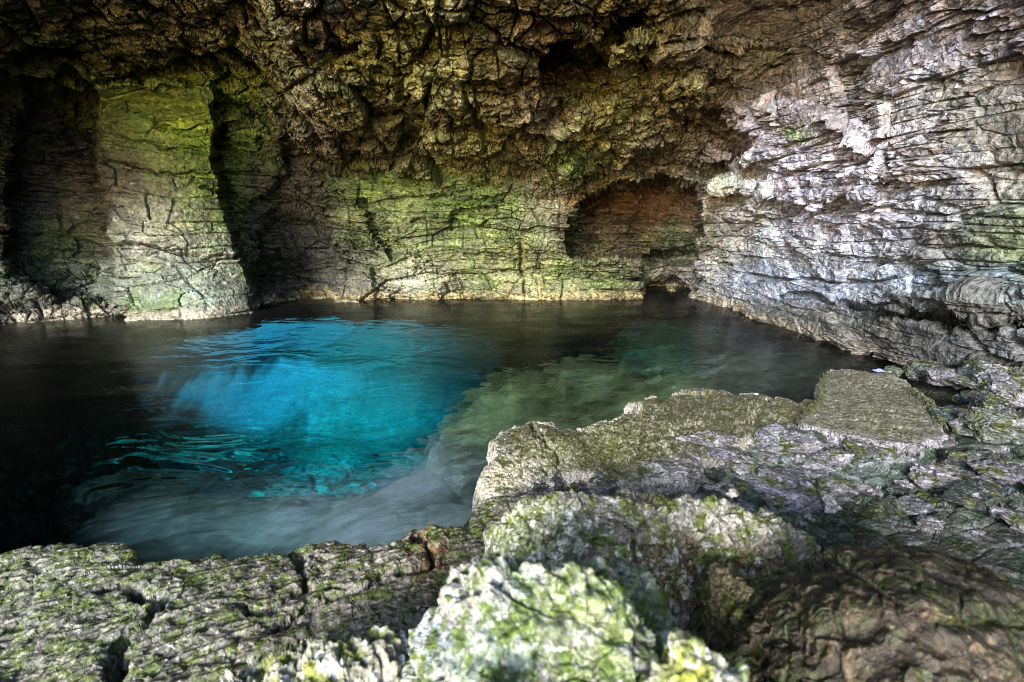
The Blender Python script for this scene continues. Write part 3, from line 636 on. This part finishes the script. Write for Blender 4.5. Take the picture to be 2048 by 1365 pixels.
big = [
 (1352,945,.24,92,.42,WG,'thick pale lilac stone lying at the front corner of the shelf hollow',SHG,.1),
 (1418,878,.28,62,.40,WG,'ring shaped pale stone standing on the front edge of the shelf',SHG,.4),
 (1446,908,.25,46,.35,LG,'small flat lilac stone tucked just below the ring shaped pale stone',SHG,-.2),
 (1480,926,.22,52,.30,WG,'thin white edged stone on the wet layers right of the thick lilac stone',SHG,.2),
 (1545,872,.29,60,.35,LG,'grey lilac stone touching the left front corner of the square slab',SHG,-.3),
 (1600,892,.27,66,.35,WG,'pale angular stone directly under the front left edge of the square slab',SHG,.1),
 (1665,915,.27,56,.45,WG,'upright pale stone below the middle of the square slab front',SHG,.5),
 (1740,893,.29,84,.30,LG,'long lilac stone under the front right edge of the square slab',SHG,0.),
 (1610,962,.18,96,.26,LG,'long low lilac layer stone in the dark green wet ledge',SHG,-.25),
 (1690,985,.18,90,.24,WG,'thin white edged plate low in the wet ledge, nearest the brown boulder',SHG,.1),
 (1745,1012,.17,84,.50,GG,'rounded grey green stone just behind the top of the brown boulder',RUB,0.),
 (1830,1008,.19,62,.45,LG,'lilac grey stone right of the rounded grey green stone behind the brown boulder',RUB,.3),
 (1845,742,.22,64,.55,DG,'dark weedy block where the right wall meets the water',RUB,.2),
 (1905,758,.26,60,.50,LG,'bluish grey block just right of the dark weedy block at the water',RUB,-.2),
 (1966,742,.30,58,.55,GG,'green grey block against the right wall above the square slab',RUB,.3),
 (2025,760,.38,86,.60,LG,'large pale blue stone at the right edge of the picture, highest in the heap',RUB,0.),
 (1885,832,.32,56,.50,TB,'blue grey stone touching the right side of the square slab',RUB,.5),
 (1940,852,.34,54,.5,LG,'lilac stone between the blue grey stone and the big round stone',RUB,.1),
 (2005,862,.36,104,.55,(.14,.16,.14),'big rounded grey green stone near the right edge of the picture',RUB,-.1),
 (1985,812,.36,60,.55,DG,'dark green stone on top of the big rounded grey green stone',RUB,.2),
 (1925,912,.30,66,.45,DG,'dark stone below the lilac stone in the heap',RUB,.4),
 (2000,940,.32,78,.40,LG,'flat lilac grey stone directly below the big rounded stone',RUB,0.),
 (1870,958,.25,74,.42,WG,'pale streaked stone in the middle of the lower rubble',RUB,-.3),
 (1955,992,.27,70,.40,DG,'dark flat stone lowest in the rubble near the right edge',RUB,.3),
]
for i, (u, v, z, w_, fl, c, lb, g, yw) in enumerate(big):
    stone('stone', u, v, z, w_, fl, c, lb, group=g, seed=600+i*9, yaw=yw, elong=1.2+.3*((i*7) % 3)/2, tiltx=.12*((i % 5)-2), sub=6 if w_ > 80 else 5)
rs = np.random.RandomState(4)
small = []
for k in range(78):
    u = rs.uniform(1770, 2090); v = rs.uniform(740, 1060)
    if u < 1905 and v < 900 and u < 1905 - (v-740)*-.05: 
        if v > 760 and u < 1900: u = rs.uniform(1905, 2080)
    z = .24 + .10*(u-1800)/250 - .08*(v-750)/300; small.append((u, v, z))
for i, (u, v, z) in enumerate(small):
    c = [LG, DG, GG, TB, WG][rs.randint(5)]
    stone('small_stone', u, v, z, rs.uniform(22, 50), rs.uniform(.35,.6), c, 'small angular stone in the loose rubble between the square slab and the right wall', cat='stone', group='small rubble by the right wall', seed=900+i*5, yaw=rs.uniform(-1,1), elong=rs.uniform(1.,1.6), tiltx=rs.uniform(-.3,.3))
for i in range(34):
    u = rs.uniform(1060, 1330) if i < 16 else rs.uniform(1400, 1760)
    v = np.interp(u, [1060,1130,1250,1330], [985,962,985,975])+rs.uniform(-18,14) if i < 16 else rs.uniform(905, 1000)
    stone('small_stone', u, v, .20 if i < 16 else .19, rs.uniform(16, 38), .5, [LG,WG,DG][rs.randint(3)],
          'small lilac stone in the gravel strip between the shelf hollow and the pitted boulder' if i < 16 else 'small angular stone scattered on the wet stepped ledge', cat='stone',
          group='pebbles in front of the shelf' if i < 16 else 'small stones on the wet ledge', seed=1500+i*5, yaw=rs.uniform(-1,1))
stone('pebble', 1465, 988, .61, 20, .9, (.55,.53,.50), 'round white pebble perched on the top edge of the pitted boulder', cat='pebble', seed=2000, elong=1.)
# blue scrap caught at the water's edge
def scrap():
    b = bmesh.new(); x, y = at_z(1757, 742, .36); rs2 = np.random.RandomState(2); n = 9
    g = [[b.verts.new(((i/(n-1)-.5)*.085 + .006*rs2.normal(), (j/(n-1)-.5)*.06 + .005*rs2.normal(), .018*math.exp(-((i-4)**2+(j-4)**2)/6)+.006*rs2.rand())) for i in range(n)] for j in range(n)]
    for j in range(n-1):
        for i in range(n-1):
            if not (i in (0,7) and j in (0,7)): b.faces.new((g[j][i], g[j][i+1], g[j+1][i+1], g[j+1][i]))
    bmesh.ops.solidify(b, geom=b.faces[:], thickness=.003)
    me = bpy.data.meshes.new('scrap'); b.to_mesh(me); b.free()
    m = bpy.data.materials.new('blue_plastic'); m.use_nodes = True; p = m.node_tree.nodes['Principled BSDF']; p.inputs['Base Color'].default_value = (.22,.25,.62,1); p.inputs['Roughness'].default_value = .4
    me.materials.append(m); o = bpy.data.objects.new('scrap', me); o.location = (x, y, .36); COL.objects.link(o)
    tag(o, 'tiny crumpled violet blue scrap at the far edge of the square slab by the water', 'scrap')
scrap()
# hanging weed fringes
def weed(name, line, n, ln, label, seed):
    rs2 = np.random.RandomState(seed); V, F, C = [], [], []
    pts = [(*at_z(u, v, z), z) for u, v, z in line]; pts = np.array(pts); seg = len(pts)-1
    for k in range(n):
        t = rs2.rand()*seg; i = min(int(t), seg-1); p = pts[i]*(1-(t-i))+pts[i+1]*(t-i) + rs2.normal(size=3)*(.012,.012,.006)
        d = np.array([rs2.normal()*.35, -.7+rs2.normal()*.3, .35]); w = .0022*rs2.uniform(.6,1.6); L = ln*rs2.uniform(.5,1.2); c = np.array([(.10,.12,.04),(.05,.07,.03),(.16,.16,.08)][rs2.randint(3)])
        b0 = len(V); q = p.copy(); m = 6
        for j in range(m):
            s0 = w*(1-j/m*.8); V += [q+[-s0,0,0], q+[s0,0,0], q+[0,-s0*1.2,s0*.6]]; C += [c]*3; q = q + d/np.linalg.norm(d)*L/m; d = d + np.array([0,0,-.55])
        for j in range(m-1):
            a = b0+3*j
            for e in range(3): F.append((a+e, a+(e+1)%3, a+3+(e+1)%3, a+3+e))
    tag(mesh_obj(name, np.array(V), np.array(F), np.array(C), M_NEAR), label, 'weed', kind='stuff')
weed('hanging_weed', [(1812,738,.24),(1850,722,.27),(1880,735,.27)], 900, .11, 'dark stringy weed draped over the block at the water by the right wall', 1)
weed('hanging_weed', [(1655,745,.34),(1642,770,.34),(1640,800,.34),(1600,838,.33)], 900, .07, 'olive weed fringe along the left edge of the square slab', 2)
weed('hanging_weed', [(1815,775,.35),(1850,800,.35),(1880,845,.35)], 700, .08, 'pale dry weed fringe along the right edge of the square slab', 3)

# ------------------------------------------------------------------ pool bed
def bed():
    xs = np.linspace(-26, 8, 760); ys = np.linspace(-.5, 30, 760); X, Y = np.meshgrid(xs, ys); xy = np.stack([X.ravel(), Y.ravel()], -1)
    w = np.concatenate([xy, np.zeros((len(xy),1))], 1).astype(f4)
    n1 = par(lambda p: fbm(p*.8, 5, 401, .55), w); n2 = par(lambda p: fbm(p*.8+40, 5, 402, .55), w)
    q = xy + .45*np.stack([n1, n2], -1)
    def pl(pts): return [at_z(u, v, z) for u, v, z in pts]
    z = np.full(len(xy), -3.6) + .35*n1
    # near submerged apron, deeper to the left
    A = pl([(-700,1300,-1.),(0,1110,-1.),(200,1020,-1.),(420,965,-1.),(600,945,-.95),(800,935,-.85),(900,890,-.6),(950,840,-.5),(1100,780,-.5),(1500,700,-.5),(1900,700,-.5),(2600,1600,-.3),(-700,1900,-.6)])
    s = poly_sd(q, A); z = np.maximum(z, -3.6 + (2.65+.15*n2)*sstep(-1.3, .5, s) + .5*sstep(.2, 1.6, s) + .45*sstep(-1.6, -.1, xy[:,0])*sstep(-.8, .4, s)); aps = sstep(-.3, .4, s)
    # ledge with a clear rim right of the blue
    B = pl([(830,905,-.32),(870,868,-.32),(925,800,-.32),(968,768,-.32),(1010,755,-.32),(1180,736,-.32),(1300,742,-.32),(1480,752,-.32),(1700,760,-.3),(1700,900,-.2),(1000,1000,-.3)])
    s2 = poly_sd(xy + .16*np.stack([n1, n2], -1), B); z = np.maximum(z, -3.6 + 3.28*sstep(-.22, .03, s2))
    # shallow rubble along the right wall
    Cp = pl([(1300,605,-.8),(1270,640,-.8),(1240,720,-.8),(1500,800,-.6),(1900,820,-.5),(2100,700,-.6),(1480,600,-.8)])
    s3 = poly_sd(q, Cp); z = np.maximum(z, -3.6 + 2.75*sstep(-.35, .2, s3))
    z = np.minimum(z, -.26)
    # open bay rises outside the tunnel
    z = np.where(xy[:,1] > 10.2, np.maximum(z, np.minimum(-3.6 + (xy[:,1]-10.2)*.75, -.8)), z)
    z = np.where(xy[:,1] > 18, np.maximum(z, -.8 + (xy[:,1]-18.5)*.24), z)  # bank added far out to block the bright sky behind the tunnel
    P = np.stack([xy[:,0], xy[:,1], z], -1)
    d, k, tone = par(lambda p: (lambda a, b: ((.16*a[0]+.06*b[0]-.10*a[1]).astype(f4), a[1].astype(f4), (.5*a[2][:,1]+.4*b[2][:,1]).astype(f4)))(facets(p, (.6,.6,.35), 410, warp=.3), facets(p, (.25,.25,.15), 415, warp=.4)), P.astype(f4))
    bay = sstep(9.6, 10.4, xy[:,1])
    dq = .35+.65*np.clip(sstep(-.5,.1,s2)+sstep(-.5,.3,s3), 0, 1)
    P[:,2] = P[:,2] + d*dq*(1-.85*bay)*(1-.55*aps)
    P[:,2] = np.where(xy[:,1] < 10, np.minimum(P[:,2], -.16), P[:,2])
    U, V = to_px(P)
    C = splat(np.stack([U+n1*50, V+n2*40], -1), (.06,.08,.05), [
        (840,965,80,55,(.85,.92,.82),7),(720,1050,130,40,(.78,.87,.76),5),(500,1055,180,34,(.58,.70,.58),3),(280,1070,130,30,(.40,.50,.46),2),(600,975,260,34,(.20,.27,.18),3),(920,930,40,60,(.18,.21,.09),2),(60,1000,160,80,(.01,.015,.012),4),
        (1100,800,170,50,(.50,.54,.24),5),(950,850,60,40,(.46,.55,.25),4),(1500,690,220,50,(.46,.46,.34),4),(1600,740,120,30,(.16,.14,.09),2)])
    dk = np.clip(1.4*np.exp(-(np.clip(U+100, 0, None)/480)**2)*sstep(640, 800, V), 0, .998)[:,None]*(1-aps[:,None]*.35*sstep(60, 420, U)[:,None]); C = C*(1-dk)+dk*np.array((.0008,.0014,.0012))  # left bed painted near black for deep unlit water
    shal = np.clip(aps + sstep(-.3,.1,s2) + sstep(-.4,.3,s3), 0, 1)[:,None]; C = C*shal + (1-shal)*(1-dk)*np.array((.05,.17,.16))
    n5 = par(lambda p: fbm(np.stack([(p[:,0]*.8+p[:,1]*.6)*1.1, (p[:,1]*.8-p[:,0]*.6)*4, p[:,2]], -1).astype(f4), 4, 447, .6), w); C = C*np.exp(1.9*n5*aps)[:,None]
    n4 = par(lambda p: fbm(p*5, 4, 440, .6), w); C = C*np.exp(1.5*n4*(1-.75*aps))[:,None]
    C = C*np.exp(.7*tone*(1-.8*aps))[:,None]*(1+.8*n2)[:,None]
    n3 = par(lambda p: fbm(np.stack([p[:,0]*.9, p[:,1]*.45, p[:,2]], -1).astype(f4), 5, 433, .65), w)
    CB = splat(np.stack([U+n3*110, V+n3*34+n1*10], -1), (.03,.05,.04), [  # glow and its falloff painted as bright and dark bed colour
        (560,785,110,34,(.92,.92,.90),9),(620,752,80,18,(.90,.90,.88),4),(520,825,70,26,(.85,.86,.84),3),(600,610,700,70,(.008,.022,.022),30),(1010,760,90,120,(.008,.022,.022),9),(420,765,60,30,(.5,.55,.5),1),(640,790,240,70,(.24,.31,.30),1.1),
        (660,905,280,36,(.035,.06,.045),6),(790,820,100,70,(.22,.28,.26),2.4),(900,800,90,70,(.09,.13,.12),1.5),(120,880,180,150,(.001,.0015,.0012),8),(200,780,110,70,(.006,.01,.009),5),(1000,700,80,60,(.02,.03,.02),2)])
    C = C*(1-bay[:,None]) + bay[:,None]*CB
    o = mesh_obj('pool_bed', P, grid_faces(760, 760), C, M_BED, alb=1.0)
    tag(o, 'submerged rocky bed of the pool', 'pool bed', kind='structure')
bed()

# ------------------------------------------------------------------ water body: one closed block with a rippled top
def water():
    nx, ny = 700, 620
    t = np.linspace(-1.35, 1.25, nx); y = 1/np.linspace(1/1.0, 1/28.0, ny)
    Y, T = np.meshgrid(y, t, indexing='ij'); X = T*(Y+2.0); P = np.stack([X.ravel(), Y.ravel(), np.zeros(nx*ny)], -1)
    def rip(p):
        Q = np.stack([p[:,0]*.9+.35*p[:,1], p[:,1]*1.6-.2*p[:,0], p[:,2]], -1).astype(f4)
        wq = Q + .5*np.stack([perlin(Q*.9, 1), perlin(Q*.9+5, 2), 0*p[:,0]], -1).astype(f4)
        return .012*fbm(wq*1.0, 2, 501) + .0035*ridge(wq*2.0, 2, 505)
    P[:,2] = par(rip, P.astype(f4))
    edge = np.zeros((ny, nx), bool); edge[0] = edge[-1] = True; edge[:,0] = edge[:,-1] = True
    Vt = P; Ft = grid_faces(ny, nx)
    # far extension + walls + bottom
    far = 60.0; base = len(Vt)
    ring_idx = np.concatenate([np.arange(nx), np.arange(1, ny)*nx+nx-1, (ny-1)*nx+np.arange(nx-2, -1, -1), np.arange(ny-2, 0, -1)*nx])
    low = Vt[ring_idx].copy(); low[:,2] = -6.0
    # drop the skirt of the block under the bed and the shore
    n = len(ring_idx); ids = base+np.arange(n)
    Fs = np.stack([ring_idx, np.roll(ring_idx, -1), np.roll(ids, -1), ids], -1)
    V = np.concatenate([Vt, low, [[low[:,0].mean(), low[:,1].mean(), -6.0]]])
    c = len(V)-1
    F = [*map(tuple, Ft), *map(tuple, Fs[:, ::-1])] + [(int(ids[i]), c, int(ids[(i+1) % n])) for i in range(n)]
    me = bpy.data.meshes.new('water'); me.from_pydata(V.tolist(), [], [tuple(int(a) for a in f) for f in F]); me.update()
    import bmesh
    b = bmesh.new(); b.from_mesh(me); bmesh.ops.recalc_face_normals(b, faces=b.faces[:]); b.to_mesh(me); b.free()
    me.polygons.foreach_set('use_smooth', np.ones(len(me.polygons), bool)); me.materials.append(M_WATER); me.materials.append(M_BAY)
    for p_ in me.polygons:
        if p_.center[1] > 10.4: p_.material_index = 1
    o = bpy.data.objects.new('water', me); COL.objects.link(o); tag(o, 'dark teal pool water with a glowing turquoise patch', 'water', kind='structure')
water()
print('total', round(time.time()-T0, 1))
